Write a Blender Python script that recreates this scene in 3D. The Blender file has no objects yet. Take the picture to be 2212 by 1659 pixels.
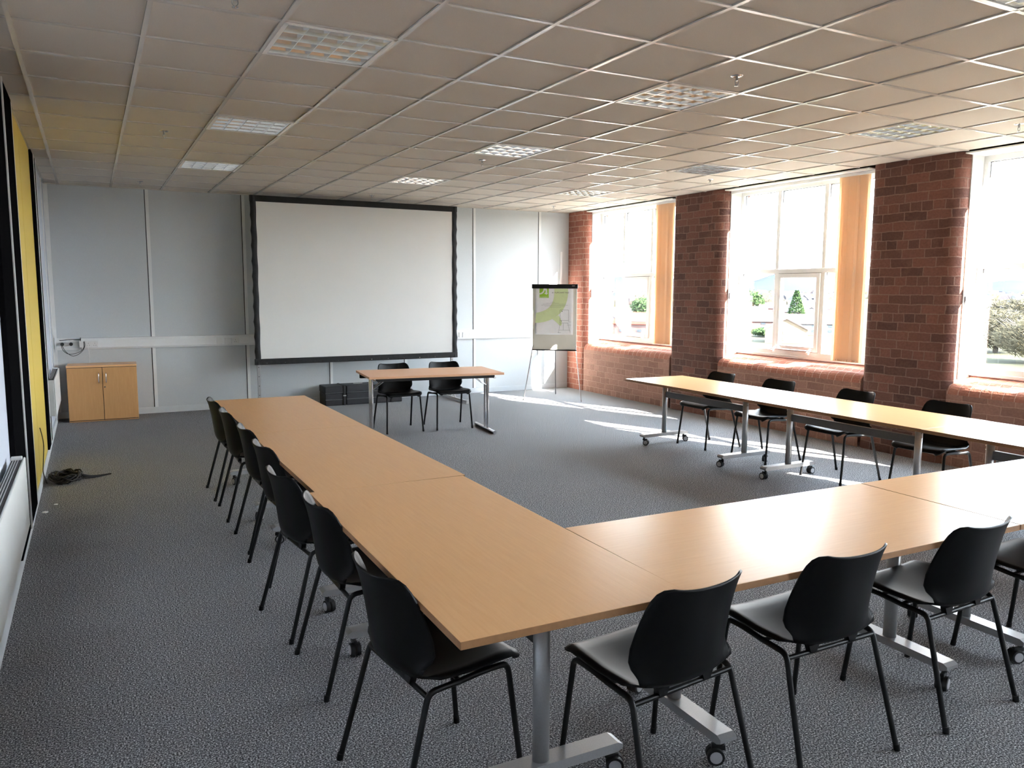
import bpy, bmesh, math, random
from mathutils import Vector, Matrix
random.seed(7)
PI = math.pi
S = bpy.context.scene
COL = S.collection
CEIL = 3.004
XR, XL, YB, YF = 6.43, -1.37, 7.645, -8.3     # right wall face, left wall face, far wall, wall behind the camera

# ------------------------------------------------------------------ materials
MATS = {}
def nodes(m):
    m.use_nodes = True
    nt = m.node_tree
    return nt, nt.nodes, nt.links, nt.nodes['Principled BSDF']
def mat(name, col, rough=.5, metal=0., spec=.5, noise=None, bump=None, coat=0.):
    """noise=(scale, amount) varies the colour, bump=(scale, strength, distance)"""
    m = bpy.data.materials.new(name); MATS[name] = m
    nt, N, L, b = nodes(m)
    b.inputs['Base Color'].default_value = (*col, 1)
    b.inputs['Roughness'].default_value = rough
    b.inputs['Metallic'].default_value = metal
    b.inputs['Specular IOR Level'].default_value = spec
    if coat: b.inputs['Coat Weight'].default_value = coat
    tc = N.new('ShaderNodeTexCoord')
    if noise:
        n = N.new('ShaderNodeTexNoise'); n.inputs['Scale'].default_value = noise[0]; n.inputs['Detail'].default_value = 4
        L.new(tc.outputs['Object'], n.inputs['Vector'])
        r = N.new('ShaderNodeValToRGB'); a = noise[1]
        r.color_ramp.elements[0].position = .3; r.color_ramp.elements[1].position = .7
        r.color_ramp.elements[0].color = (*[max(0, c*(1-a)) for c in col], 1)
        r.color_ramp.elements[1].color = (*[min(1, c*(1+a)) for c in col], 1)
        L.new(n.outputs['Fac'], r.inputs['Fac']); L.new(r.outputs['Color'], b.inputs['Base Color'])
    if bump:
        n = N.new('ShaderNodeTexNoise'); n.inputs['Scale'].default_value = bump[0]; n.inputs['Detail'].default_value = 3
        L.new(tc.outputs['Object'], n.inputs['Vector'])
        u = N.new('ShaderNodeBump'); u.inputs['Strength'].default_value = bump[1]; u.inputs['Distance'].default_value = bump[2]
        L.new(n.outputs['Fac'], u.inputs['Height']); L.new(u.outputs['Normal'], b.inputs['Normal'])
    return m

def mat_carpet():
    m = bpy.data.materials.new('carpet'); MATS['carpet'] = m
    nt, N, L, b = nodes(m)
    tc = N.new('ShaderNodeTexCoord')
    n = N.new('ShaderNodeTexNoise'); n.inputs['Scale'].default_value = 155; n.inputs['Detail'].default_value = 2.5; n.inputs['Roughness'].default_value = .65
    L.new(tc.outputs['Object'], n.inputs['Vector'])
    r = N.new('ShaderNodeValToRGB'); e = r.color_ramp.elements
    e[0].position = .38; e[0].color = (.018, .018, .021, 1)
    e[1].position = .66; e[1].color = (.90, .90, .89, 1)
    k = e.new(.47); k.color = (.135, .136, .142, 1)
    k = e.new(.55); k.color = (.27, .27, .28, 1)
    L.new(n.outputs['Fac'], r.inputs['Fac'])
    n2 = N.new('ShaderNodeTexNoise'); n2.inputs['Scale'].default_value = 1.3; n2.inputs['Detail'].default_value = 5
    L.new(tc.outputs['Object'], n2.inputs['Vector'])
    mx = N.new('ShaderNodeMix'); mx.data_type = 'RGBA'; mx.blend_type = 'MULTIPLY'; mx.inputs[0].default_value = 1
    r2 = N.new('ShaderNodeValToRGB'); r2.color_ramp.elements[0].color = (.86, .86, .88, 1); r2.color_ramp.elements[1].color = (1, 1, 1, 1)
    L.new(n2.outputs['Fac'], r2.inputs['Fac'])
    L.new(r.outputs['Color'], mx.inputs[6]); L.new(r2.outputs['Color'], mx.inputs[7])
    L.new(mx.outputs[2], b.inputs['Base Color'])
    b.inputs['Roughness'].default_value = .95; b.inputs['Specular IOR Level'].default_value = .15
    u = N.new('ShaderNodeBump'); u.inputs['Strength'].default_value = .6; u.inputs['Distance'].default_value = .006
    L.new(n.outputs['Fac'], u.inputs['Height']); L.new(u.outputs['Normal'], b.inputs['Normal'])
mat_carpet()

def mat_wood(name, c1, c2, rough=.3, axis=0):
    m = bpy.data.materials.new(name); MATS[name] = m
    nt, N, L, b = nodes(m)
    tc = N.new('ShaderNodeTexCoord'); mp = N.new('ShaderNodeMapping')
    sc = [26, 26, 26]; sc[axis] = 1.6
    mp.inputs['Scale'].default_value = sc
    L.new(tc.outputs['Object'], mp.inputs['Vector'])
    n = N.new('ShaderNodeTexNoise'); n.inputs['Scale'].default_value = 3.2; n.inputs['Detail'].default_value = 6; n.inputs['Roughness'].default_value = .6; n.inputs['Distortion'].default_value = .4
    L.new(mp.outputs['Vector'], n.inputs['Vector'])
    r = N.new('ShaderNodeValToRGB'); r.color_ramp.elements[0].position = .3; r.color_ramp.elements[1].position = .7
    r.color_ramp.elements[0].color = (*c1, 1); r.color_ramp.elements[1].color = (*c2, 1)
    L.new(n.outputs['Fac'], r.inputs['Fac']); L.new(r.outputs['Color'], b.inputs['Base Color'])
    b.inputs['Roughness'].default_value = rough; b.inputs['Specular IOR Level'].default_value = .14
    return m
mat_wood('beech', (.84, .475, .225), (.89, .53, .26), .30)
mat_wood('beech_door', (.60, .325, .135), (.66, .37, .16), .42, 2)
mat_wood('beech_dark', (.74, .42, .25), (.80, .47, .29), .4)
mat('edge_brown', (.33, .165, .07), .45, noise=(40, .1))

def mat_brick(name, c1, c2, mortar, bw=.232, rh=.0765, ms=.011, dust=.25, sill=False, darkspots=.5):
    m = bpy.data.materials.new(name); MATS[name] = m
    nt, N, L, b = nodes(m)
    uv = N.new('ShaderNodeUVMap'); uv.uv_map = 'UVMap'
    nz = N.new('ShaderNodeTexNoise'); nz.inputs['Scale'].default_value = 7; nz.inputs['Detail'].default_value = 3
    L.new(uv.outputs['UV'], nz.inputs['Vector'])
    sub = N.new('ShaderNodeVectorMath'); sub.operation = 'SUBTRACT'; sub.inputs[1].default_value = (.5, .5, .5)
    L.new(nz.outputs['Color'], sub.inputs[0])
    scl = N.new('ShaderNodeVectorMath'); scl.operation = 'SCALE'; scl.inputs['Scale'].default_value = .028
    L.new(sub.outputs[0], scl.inputs[0])
    add = N.new('ShaderNodeVectorMath'); add.operation = 'ADD'
    L.new(uv.outputs['UV'], add.inputs[0]); L.new(scl.outputs[0], add.inputs[1])
    bt = N.new('ShaderNodeTexBrick')
    bt.inputs['Scale'].default_value = 1; bt.inputs['Brick Width'].default_value = bw; bt.inputs['Row Height'].default_value = rh
    bt.inputs['Mortar Size'].default_value = ms/2; bt.inputs['Mortar Smooth'].default_value = .35; bt.inputs['Bias'].default_value = -.1
    bt.offset = 0 if sill else .5; bt.offset_frequency = 2; bt.squash = 1. if sill else .5; bt.squash_frequency = 4
    bt.inputs['Color1'].default_value = (*c1, 1); bt.inputs['Color2'].default_value = (*c2, 1); bt.inputs['Mortar'].default_value = (*mortar, 1)
    L.new(add.outputs[0], bt.inputs['Vector'])
    # weathering: patches of dusty render and soot with shapes of their own
    n2 = N.new('ShaderNodeTexNoise'); n2.inputs['Scale'].default_value = 5.5; n2.inputs['Detail'].default_value = 6; n2.inputs['Roughness'].default_value = .7
    L.new(uv.outputs['UV'], n2.inputs['Vector'])
    r2 = N.new('ShaderNodeValToRGB'); r2.color_ramp.elements[0].position = .52; r2.color_ramp.elements[1].position = .72
    r2.color_ramp.elements[0].color = (0, 0, 0, 1); r2.color_ramp.elements[1].color = (dust,)*3 + (1,)
    L.new(n2.outputs['Fac'], r2.inputs['Fac'])
    mx = N.new('ShaderNodeMix'); mx.data_type = 'RGBA'; L.new(r2.outputs['Color'], mx.inputs[0])
    L.new(bt.outputs['Color'], mx.inputs[6]); mx.inputs[7].default_value = (mortar[0]*.95, mortar[1]*.85, mortar[2]*.8, 1)
    n3 = N.new('ShaderNodeTexNoise'); n3.inputs['Scale'].default_value = 42; n3.inputs['Detail'].default_value = 4
    L.new(uv.outputs['UV'], n3.inputs['Vector'])
    r3 = N.new('ShaderNodeValToRGB'); r3.color_ramp.elements[0].position = .3; r3.color_ramp.elements[0].color = (.62, .60, .60, 1); r3.color_ramp.elements[1].position = .75
    L.new(n3.outputs['Fac'], r3.inputs['Fac'])
    mm = N.new('ShaderNodeMix'); mm.data_type = 'RGBA'; mm.blend_type = 'MULTIPLY'; mm.inputs[0].default_value = darkspots
    L.new(mx.outputs[2], mm.inputs[6]); L.new(r3.outputs['Color'], mm.inputs[7])
    L.new(mm.outputs[2], b.inputs['Base Color'])
    b.inputs['Roughness'].default_value = .85; b.inputs['Specular IOR Level'].default_value = .25
    inv = N.new('ShaderNodeMath'); inv.operation = 'MULTIPLY'; inv.inputs[1].default_value = -1.0
    L.new(bt.outputs['Fac'], inv.inputs[0])
    ad = N.new('ShaderNodeMath'); ad.operation = 'MULTIPLY_ADD'; ad.inputs[1].default_value = .7
    L.new(n3.outputs['Fac'], ad.inputs[0]); L.new(inv.outputs[0], ad.inputs[2])
    u = N.new('ShaderNodeBump'); u.inputs['Strength'].default_value = .85; u.inputs['Distance'].default_value = .012
    L.new(ad.outputs[0], u.inputs['Height']); L.new(u.outputs['Normal'], b.inputs['Normal'])
    return m
mat_brick('brick_lit', (.40, .155, .105), (.28, .10, .07), (.50, .32, .25), bw=.25, rh=.0925, ms=.012, dust=.2)  # lighter copy of the brick: bounce light on the corner pier painted in
mat_brick('brick', (.225, .098, .070), (.095, .047, .038), (.27, .165, .125), bw=.25, rh=.0925, ms=.013, dust=.35, darkspots=.65)
mat_brick('brick_dusty', (.41, .222, .165), (.29, .152, .112), (.50, .30, .22), bw=.25, rh=.0925, ms=.012, dust=.55)
mat_brick('brick_sill', (.46, .19, .125), (.38, .145, .095), (.62, .42, .33), bw=.105, rh=.6, ms=.008, sill=True, dust=.35)

mat('tile_ceiling', (.575, .53, .465), .92, spec=.1, noise=(240, .05), bump=(260, .25, .002))
mat('tbar_white', (.62, .59, .54), .25, spec=.6, noise=(6, .02))
mat('wall_panel', (.545, .575, .59), .62, noise=(140, .03), bump=(220, .12, .001))
mat('wall_panel_blue', (.52, .56, .64), .6, noise=(140, .03))
mat('white_trim', (.74, .75, .75), .4, noise=(8, .02))
mat('skirting', (.60, .63, .65), .5, noise=(9, .03))
mat('dark_gap', (.02, .02, .02), .6, noise=(9, .1))
mat('black_post', (.0045, .0045, .005), .55, spec=0., noise=(60, .3), bump=(90, .2, .002))
mat('yellow_panel', (.66, .485, .085), .5, noise=(120, .03))
mat('upvc', (.80, .80, .78), .32, noise=(5, .015))
mat('upvc_board', (.85, .85, .84), .4, noise=(5, .015))
mat('gasket', (.16, .15, .145), .6, noise=(9, .1))
mat('black_plastic', (.0022, .0023, .0030), .46, spec=.20, noise=(30, .2), bump=(500, .08, .0006))
mat('black_metal', (.003, .003, .0035), .42, spec=.3, noise=(30, .2))
mat('silver_paint', (.42, .42, .42), .36, metal=.55, noise=(180, .05))
mat('grey_paint', (.11, .115, .12), .42, metal=.3, noise=(60, .06))
mat('chrome', (.72, .72, .74), .10, metal=1., noise=(8, .03))
mat('wheel_grey', (.42, .42, .44), .45, noise=(30, .05))
mat('rubber', (.006, .006, .007), .6, noise=(30, .1))
mat('screen_fabric', (.72, .72, .70), .8, spec=.2, noise=(3, .01))
mat('black_velvet', (.0065, .0065, .0075), .75, noise=(20, .3), bump=(16, .5, .01))
mat('case_plastic', (.014, .014, .018), .5, noise=(25, .2), bump=(300, .2, .001))
mat('case_black', (.006, .006, .008), .55, noise=(25, .2))
mat('heater_white', (.66, .665, .65), .42, noise=(8, .02))
mat('heater_dark', (.03, .03, .03), .6, noise=(8, .1))
mat('socket_white', (.70, .70, .69), .35, noise=(8, .02))
mat('paper', (.86, .86, .86), .75, noise=(7, .03), bump=(9, .6, .02))
mat('paper_green', (.66, .76, .42), .75, noise=(7, .03), bump=(9, .6, .02))
mat('print_green', (.30, .52, .03), .7, noise=(7, .03))
mat('print_dark', (.06, .06, .06), .7, noise=(7, .1))
mat('print_grey', (.33, .33, .33), .7, noise=(7, .1))
mat('print_white', (.78, .80, .74), .7, noise=(7, .02))
mat('board_cream', (.68, .65, .56), .35, noise=(5, .03))
mat('louvre_alu', (.84, .81, .76), .20, metal=1., noise=(8, .03))
mat('tube_white', (.80, .80, .80), .3, noise=(8, .02))
mat('fitting_white', (.82, .80, .76), .3, noise=(8, .02))
mat('grey_wall_out', (.16, .14, .13), .9, noise=(2, .1))
mat('stone_out', (.55, .53, .50), .9, noise=(4, .08))
mat('grass_out', (0.0240, 0.0240, 0.0140), .95, spec=.05, noise=(.06, .5))
mat('road_out', (0.0525, 0.0500, 0.0525), .95, spec=.05, noise=(.2, .2))
mat('hill_out', (0.0225, 0.0261, 0.0369), 1., spec=0., noise=(.004, .15))  # distance haze is put into the pale blue hill colour
mat('town_out', (0.0426, 0.0410, 0.0442), 1., spec=0., noise=(.05, .5))
mat('house_brick', (0.0698, 0.0415, 0.0370), .95, spec=.05, noise=(1, .15))
mat('house_orange', (.095, .072, .050), .95, spec=.05, noise=(1, .1))
mat('house_white', (0.0764, 0.0764, 0.0764), .95, spec=.05, noise=(1, .05))
mat('roof_pink', (0.0450, 0.0350, 0.0350), .95, spec=.05, noise=(1.5, .15))
mat('roof_slate', (0.0353, 0.0353, 0.0446), .95, spec=.05, noise=(1.5, .15))
mat('roof_red', (0.0515, 0.0157, 0.0112), .95, spec=.05, noise=(1.5, .15))
mat('solar_blue', (0.0196, 0.0224, 0.0364), .6, noise=(2, .15))
mat('glass_dark', (0.0224, 0.0280, 0.0336), .15, noise=(1, .1))
mat('foliage_green', (0.0174, 0.0307, 0.0109), .95, spec=.05, noise=(.9, .5))
mat('foliage_brown', (0.0446, 0.0379, 0.0236), .95, spec=.05, noise=(.7, .5))
mat('bark', (0.0315, 0.0263, 0.0210), .95, noise=(3, .3))

def mat_blind():
    m = bpy.data.materials.new('blind_peach'); MATS['blind_peach'] = m
    nt, N, L, b = nodes(m)
    out = N['Material Output']
    tc = N.new('ShaderNodeTexCoord'); n = N.new('ShaderNodeTexNoise'); n.inputs['Scale'].default_value = 400
    L.new(tc.outputs['Object'], n.inputs['Vector'])
    r = N.new('ShaderNodeValToRGB'); r.color_ramp.elements[0].color = (.84, .66, .48, 1); r.color_ramp.elements[1].color = (.90, .72, .54, 1)
    L.new(n.outputs['Fac'], r.inputs['Fac']); L.new(r.outputs['Color'], b.inputs['Base Color'])
    b.inputs['Roughness'].default_value = .85
    t = N.new('ShaderNodeBsdfTranslucent'); t.inputs['Color'].default_value = (.96, .80, .60, 1)
    mx = N.new('ShaderNodeMixShader'); mx.inputs[0].default_value = .42
    L.new(b.outputs[0], mx.inputs[1]); L.new(t.outputs[0], mx.inputs[2]); L.new(mx.outputs[0], out.inputs['Surface'])
mat_blind()
def mat_pane():
    m = bpy.data.materials.new('pane_glass'); MATS['pane_glass'] = m
    nt, N, L, b = nodes(m); out = N['Material Output']; N.remove(b)
    g = N.new('ShaderNodeBsdfGlossy'); g.inputs['Roughness'].default_value = .02; g.inputs['Color'].default_value = (.9, .93, .93, 1)
    t = N.new('ShaderNodeBsdfTransparent'); t.inputs['Color'].default_value = (.97, .98, .98, 1)
    g2 = N.new('ShaderNodeNewGeometry'); dt = N.new('ShaderNodeVectorMath'); dt.operation = 'DOT_PRODUCT'
    L.new(g2.outputs['Normal'], dt.inputs[0]); L.new(g2.outputs['Incoming'], dt.inputs[1])
    ab = N.new('ShaderNodeMath'); ab.operation = 'ABSOLUTE'; L.new(dt.outputs['Value'], ab.inputs[0])
    iv = N.new('ShaderNodeMath'); iv.operation = 'SUBTRACT'; iv.inputs[0].default_value = 1; L.new(ab.outputs[0], iv.inputs[1])
    pw = N.new('ShaderNodeMath'); pw.operation = 'POWER'; pw.inputs[1].default_value = 5; L.new(iv.outputs[0], pw.inputs[0])
    f = N.new('ShaderNodeMath'); f.operation = 'MULTIPLY_ADD'; f.inputs[1].default_value = .45; f.inputs[2].default_value = .03; L.new(pw.outputs[0], f.inputs[0])
    mx = N.new('ShaderNodeMixShader')
    L.new(f.outputs[0], mx.inputs[0]); L.new(t.outputs[0], mx.inputs[1]); L.new(g.outputs[0], mx.inputs[2]); L.new(mx.outputs[0], out.inputs['Surface'])
mat_pane()

# ------------------------------------------------------------------ mesh builder
class MB:
    def __init__(s): s.v = []; s.f = []; s.uv = []; s.mi = []; s.sm = []; s.m = 0; s.xf = None
    def add(s, vs, fs, uvs=None, smooth=False):
        o = len(s.v)
        s.v += [tuple(s.xf @ Vector(p)) if s.xf else tuple(p) for p in vs]
        for k, f in enumerate(fs):
            s.f.append([o+i for i in f]); s.mi.append(s.m); s.sm.append(smooth)
            s.uv.append(uvs[k] if uvs else None)
        return s
    def box(s, x0, x1, y0, y1, z0, z1, bev=0.):
        if bev <= 0:
            vs = [(x, y, z) for z in (z0, z1) for y in (y0, y1) for x in (x0, x1)]
            return s.add(vs, [(0, 2, 3, 1), (4, 5, 7, 6), (0, 1, 5, 4), (2, 6, 7, 3), (0, 4, 6, 2), (1, 3, 7, 5)])
        bm = bmesh.new(); bmesh.ops.create_cube(bm, size=1)
        for v in bm.verts: v.co = Vector(((x0+x1)/2+v.co.x*(x1-x0), (y0+y1)/2+v.co.y*(y1-y0), (z0+z1)/2+v.co.z*(z1-z0)))
        b = min(bev, .49*min(x1-x0, y1-y0, z1-z0))
        bmesh.ops.bevel(bm, geom=bm.edges[:], offset=b, segments=2, affect='EDGES', profile=.5)
        bm.verts.index_update()
        s.add([v.co[:] for v in bm.verts], [[v.index for v in f.verts] for f in bm.faces]); bm.free(); return s
    def obox(s, c, dx, dy, dz, R=None, bev=0.):
        old = s.xf; M = Matrix.Translation(Vector(c)) @ (R if R else Matrix())
        s.xf = (old @ M) if old else M
        s.box(-dx/2, dx/2, -dy/2, dy/2, -dz/2, dz/2, bev); s.xf = old; return s
    def tube(s, pts, r, n=10, bend=0., cap=True, closed=False):
        P = [Vector(p) for p in pts]
        if bend > 0 and len(P) > 2:
            Q = [P[0]]
            for i in range(1, len(P)-1):
                a = P[i-1]-P[i]; b = P[i+1]-P[i]; d = min(bend, a.length*.48, b.length*.48)
                A = P[i]+a.normalized()*d; B = P[i]+b.normalized()*d
                for k in range(7):
                    t = k/6; Q.append(A*(1-t)**2+P[i]*2*t*(1-t)+B*t*t)
            Q.append(P[-1]); P = Q
        R = r if isinstance(r, (list, tuple)) else [r]*len(P)
        T0 = (P[1]-P[0]).normalized(); u = T0.orthogonal().normalized(); vs = []; prev = T0
        for i, p in enumerate(P):
            if i == 0: T = T0
            elif i == len(P)-1: T = (P[i]-P[i-1]).normalized()
            else: T = ((P[i+1]-P[i]).normalized()+(P[i]-P[i-1]).normalized()).normalized()
            q = prev.rotation_difference(T); u = q @ u; u = (u-T*u.dot(T)).normalized(); w = T.cross(u); prev = T
            for k in range(n):
                a = 2*PI*k/n; vs.append(p+(u*math.cos(a)+w*math.sin(a))*R[i])
        fs = [(i*n+k, i*n+(k+1) % n, (i+1)*n+(k+1) % n, (i+1)*n+k) for i in range(len(P)-1) for k in range(n)]
        s.add(vs, fs, smooth=True)
        if cap: s.add(vs[:n], [tuple(range(n))[::-1]]); s.add(vs[-n:], [tuple(range(n))])
        return s
    def cyl(s, a, b, r, n=20, r2=None): return s.tube([a, b], [r, r if r2 is None else r2], n)
    def lathe(s, prof, c, n=24):
        vs = [(c[0]+r*math.cos(2*PI*k/n), c[1]+r*math.sin(2*PI*k/n), c[2]+z) for r, z in prof for k in range(n)]
        fs = [(i*n+k, i*n+(k+1) % n, (i+1)*n+(k+1) % n, (i+1)*n+k) for i in range(len(prof)-1) for k in range(n)]
        fs += [tuple(range(n))[::-1], tuple((len(prof)-1)*n+k for k in range(n))]
        return s.add(vs, fs, smooth=True)
    def prism(s, poly, axis, a0, a1, smooth=False):
        """extrude a 2-D polygon along an axis (0 x, 1 y, 2 z)"""
        def P(q, a):
            l = [q[0], q[1]]; l.insert(axis, a); return tuple(l)
        n = len(poly); vs = [P(q, a0) for q in poly]+[P(q, a1) for q in poly]
        return s.add(vs, [tuple(range(n)), tuple(range(n, 2*n))[::-1]]+[(i, (i+1) % n, n+(i+1) % n, n+i) for i in range(n)], smooth=smooth)
    def sheet(s, line, axis, a0, a1, uoff=0., voff=0., swap=False, smooth=True, step=None):
        """extrude an open polyline along an axis, uv by arc length"""
        d = [0.]
        for i in range(1, len(line)): d.append(d[-1]+math.dist(line[i-1], line[i]))
        def P(q, a):
            l = [q[0], q[1]]; l.insert(axis, a); return tuple(l)
        vs = [P(q, a0) for q in line]+[P(q, a1) for q in line]; n = len(line); fs = []; uvs = []
        for i in range(n-1):
            fs.append((i, i+1, n+i+1, n+i))
            q = [(d[i], a0), (d[i+1], a0), (d[i+1], a1), (d[i], a1)]
            uvs.append([((b+uoff, a+voff) if swap else (a+uoff, b+voff)) for a, b in q])
        return s.add(vs, fs, uvs, smooth)
    def build(s, name, mats, parent=None, fix=True):
        me = bpy.data.meshes.new(name); me.from_pydata(s.v, [], s.f)
        for m in (mats if isinstance(mats, (list, tuple)) else [mats]): me.materials.append(MATS[m])
        me.polygons.foreach_set('material_index', s.mi); me.polygons.foreach_set('use_smooth', s.sm)
        if any(u for u in s.uv):
            l = me.uv_layers.new(name='UVMap')
            for p, u in zip(me.polygons, s.uv):
                for k, li in enumerate(p.loop_indices): l.data[li].uv = u[k] if u else me.vertices[p.vertices[k]].co.yz
        if fix:
            bm = bmesh.new(); bm.from_mesh(me); bmesh.ops.recalc_face_normals(bm, faces=bm.faces[:]); bm.to_mesh(me); bm.free()
        me.update()
        o = bpy.data.objects.new(name, me); COL.objects.link(o)
        if parent: o.parent = parent
        return o
def tag(o, label=None, cat=None, group=None, kind=None):
    if label: o['label'] = label
    if cat: o['category'] = cat
    if group: o['group'] = group
    if kind: o['kind'] = kind
    return o
def thing(name, label, cat, loc=(0, 0, 0), rz=0., group=None):
    o = bpy.data.objects.new(name, None); COL.objects.link(o); o.empty_display_size = .1
    o.location = loc; o.rotation_euler = (0, 0, rz)
    return tag(o, label, cat, group)
def dup(root, loc=None, rz=None, label=None, group=None):
    r = root.copy(); COL.objects.link(r)
    if loc is not None: r.location = loc
    if rz is not None: r.rotation_euler = (0, 0, rz)
    if label: r['label'] = label
    if group: r['group'] = group
    for c in list(root.children):
        k = c.copy(); COL.objects.link(k); k.parent = r
        for g in c.children:
            q = g.copy(); COL.objects.link(q); q.parent = k
    return r
def structure(o, label, cat=None):
    return tag(o, label, cat, kind='structure')
RZ = lambda d: Matrix.Rotation(math.radians(d), 4, 'Z')
RX = lambda d: Matrix.Rotation(math.radians(d), 4, 'X')
RY = lambda d: Matrix.Rotation(math.radians(d), 4, 'Y')

# ------------------------------------------------------------------ room shell
structure(MB().box(XL-.1, XR+.35, YF-.1, YB+.1, -.15, 0).build('floor', 'carpet'), 'dark grey speckled carpet floor', 'floor')

# windows: opening spans along y (far edge, near edge)
WY = [(7.12, 4.90), (3.86, 1.66), (.64, -1.56), (-2.60, -4.80), (-5.85, -8.05)]
XG = 6.75
w = MB()
# piers with rolled corners
piers = [(7.12, YB+.1)]+[(WY[i+1][0], WY[i][1]) for i in range(4)]+[(YF-.1, WY[4][1])]
R = .125
def arc(cx, cy, r, a0, a1, n=8): return [(cx+r*math.cos(math.radians(a0+(a1-a0)*i/n)), cy+r*math.sin(math.radians(a0+(a1-a0)*i/n))) for i in range(n+1)]
for k, (y0, y1) in enumerate(piers):
    line = [(6.91, y0), (6.84, y0), (XR+R, y0)] + arc(XR+R, y0+R, R, 270, 180)[1:]
    line += arc(XR+R, y1-R, R, 180, 90) + [(6.91, y1)]
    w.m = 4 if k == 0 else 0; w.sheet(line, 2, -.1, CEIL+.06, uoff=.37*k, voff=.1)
    w.m = 3; w.add([(6.91, y0, -.1), (6.91, y1, -.1), (6.91, y1, CEIL+.06), (6.91, y0, CEIL+.06)], [(0, 1, 2, 3)])
    w.m = 3; w.box(6.90, 6.94, y0-.0, y1+.0, -1., CEIL+.3)
for k, (yf, yn) in enumerate(WY):
    xs = XR+.015
    face = [(xs, -.1), (xs, .70)]
    roll = [(xs, .70)] + [(xs+.105+.105*math.cos(math.radians(a)), .70+.105*math.sin(math.radians(a))) for a in (165, 150, 135, 120, 108)] + [(xs+.12, .808), (6.60, .832), (6.80, .868)]
    w.m = 1; w.sheet(face, 1, yn-.02, yf+.02, swap=False, uoff=.0, smooth=False)
    # face uv: u along y, v along z
    w.uv[-1] = [(yn-.02, -.1), (yn-.02, .70), (yf+.02, .70), (yf+.02, -.1)]
    w.m = 2
    d = [0.]
    for i in range(1, len(roll)): d.append(d[-1]+math.dist(roll[i-1], roll[i]))
    for i in range(len(roll)-1):
        (xa, za), (xb, zb) = roll[i], roll[i+1]
        w.add([(xa, yn-.02, za), (xb, yn-.02, zb), (xb, yf+.02, zb), (xa, yf+.02, za)], [(0, 1, 2, 3)],
              [[(yn, d[i]+.05), (yn, d[i+1]+.05), (yf, d[i+1]+.05), (yf, d[i]+.05)]], True)
    w.m = 3; w.box(6.70, 6.93, yn-.02, yf+.02, -1., .80); w.box(6.82, 7.0, yn-.02, yf+.02, .79, .84)
    w.box(6.76, 6.93, yn-.05, yf+.05, CEIL-.01, CEIL+.25)
    w.m = 3
wr = w.build('wall_right', ['brick', 'brick_dusty', 'brick_sill', 'stone_out', 'brick_lit'], fix=False)
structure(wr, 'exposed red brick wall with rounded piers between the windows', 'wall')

# far wall, left wall, wall behind the camera
b = MB(); b.box(XL-.1, XR+.3, YB, YB+.1, -.1, CEIL+.1)
structure(b.build('wall_back', 'wall_panel'), 'pale grey partition panel wall behind the projection screen', 'wall')
structure(MB().box(XL-.1, XL, YF-.1, YB+.1, -.1, CEIL+.1).build('wall_left', 'wall_panel_blue'), 'pale blue grey partition wall on the left', 'wall')
structure(MB().box(XL-.1, XR+.6, YF-.1, YF, -.1, CEIL+.1).build('wall_front', 'wall_panel'), 'pale partition wall facing the screen wall', 'wall')
structure(MB().box(XL, XR, YB-.014, YB, 0, .085, .003).build('baseboard_back', 'skirting'), 'grey skirting along the screen wall', 'baseboard')
structure(MB().box(XL, XL+.016, YF, YB, 0, .10, .003).build('baseboard_left', 'skirting'), 'grey skirting along the left partition', 'baseboard')
# seams of the far wall: white cover strips with a dark gap
n = 0
for x in (-.18, 1.05, 2.25, 3.44, 4.635, 5.855):
    for z0, z1 in ((.085, .898), (1.05, CEIL)):
        n += 1
        m = MB(); m.box(x-.020, x+.022, YB-.008, YB, z0, z1, .002); m.m = 1; m.box(x-.030, x-.020, YB-.002, YB, z0, z1)
        structure(m.build('trim_%d' % n, ['white_trim', 'dark_gap']), 'white cover strip over a joint of the screen wall', 'trim')
m = MB(); m.box(6.26, 6.30, YB-.012, YB, 1.08, 2.35, .003)
n += 1; structure(m.build('trim_%d' % n, 'white_trim'), 'narrow white cable cover near the brick corner', 'trim')
m = MB(); m.box(XL, XL+.05, YB-.012, YB, .085, CEIL, .003); m.box(XL, XL+.012, YB-.05, YB, .085, CEIL, .003)
n += 1; structure(m.build('trim_%d' % n, 'white_trim'), 'white corner strip between left wall and screen wall', 'trim')
# left wall: black posts, pale edge, yellow panel, joints
def strip(y0, y1, mt, dx, label, z0=.10, z1=CEIL, bev=.003):
    global n; n += 1
    structure(MB().box(XL, XL+dx, y0, y1, z0, z1, bev).build('trim_%d' % n, mt), label, 'trim')
strip(1.17, 1.875, 'black_post', .030, 'glossy black upright panel nearest on the left wall')
strip(1.875, 1.895, 'white_trim', .040, 'thin pale strip between two black upright panels')
strip(1.895, 2.58, 'black_post', .034, 'glossy black upright panel beside the yellow panel')
strip(2.58, 2.70, 'white_trim', .030, 'pale edge strip of the yellow panel')
strip(2.70, 3.505, 'yellow_panel', .010, 'nearer half of the yellow wall panel')
strip(3.53, 4.83, 'yellow_panel', .010, 'farther half of the yellow wall panel')
strip(3.505, 3.53, 'dark_gap', .0088, 'dark joint in the yellow wall panel')
strip(4.83, 5.14, 'black_post', .030, 'black upright panel behind the yellow panel')
strip(5.14, 5.17, 'white_trim', .036, 'thin pale strip in the farther black upright')
strip(5.17, 5.47, 'black_post', .030, 'black upright panel close to the cupboard corner')
strip(5.47, 5.50, 'white_trim', .034, 'white strip at the end of the black uprights')
strip(7.02, 7.05, 'white_trim', .012, 'white cover strip on the left wall near the corner')
strip(-1.2, -1.16, 'white_trim', .012, 'white cover strip on the near left wall')

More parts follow.
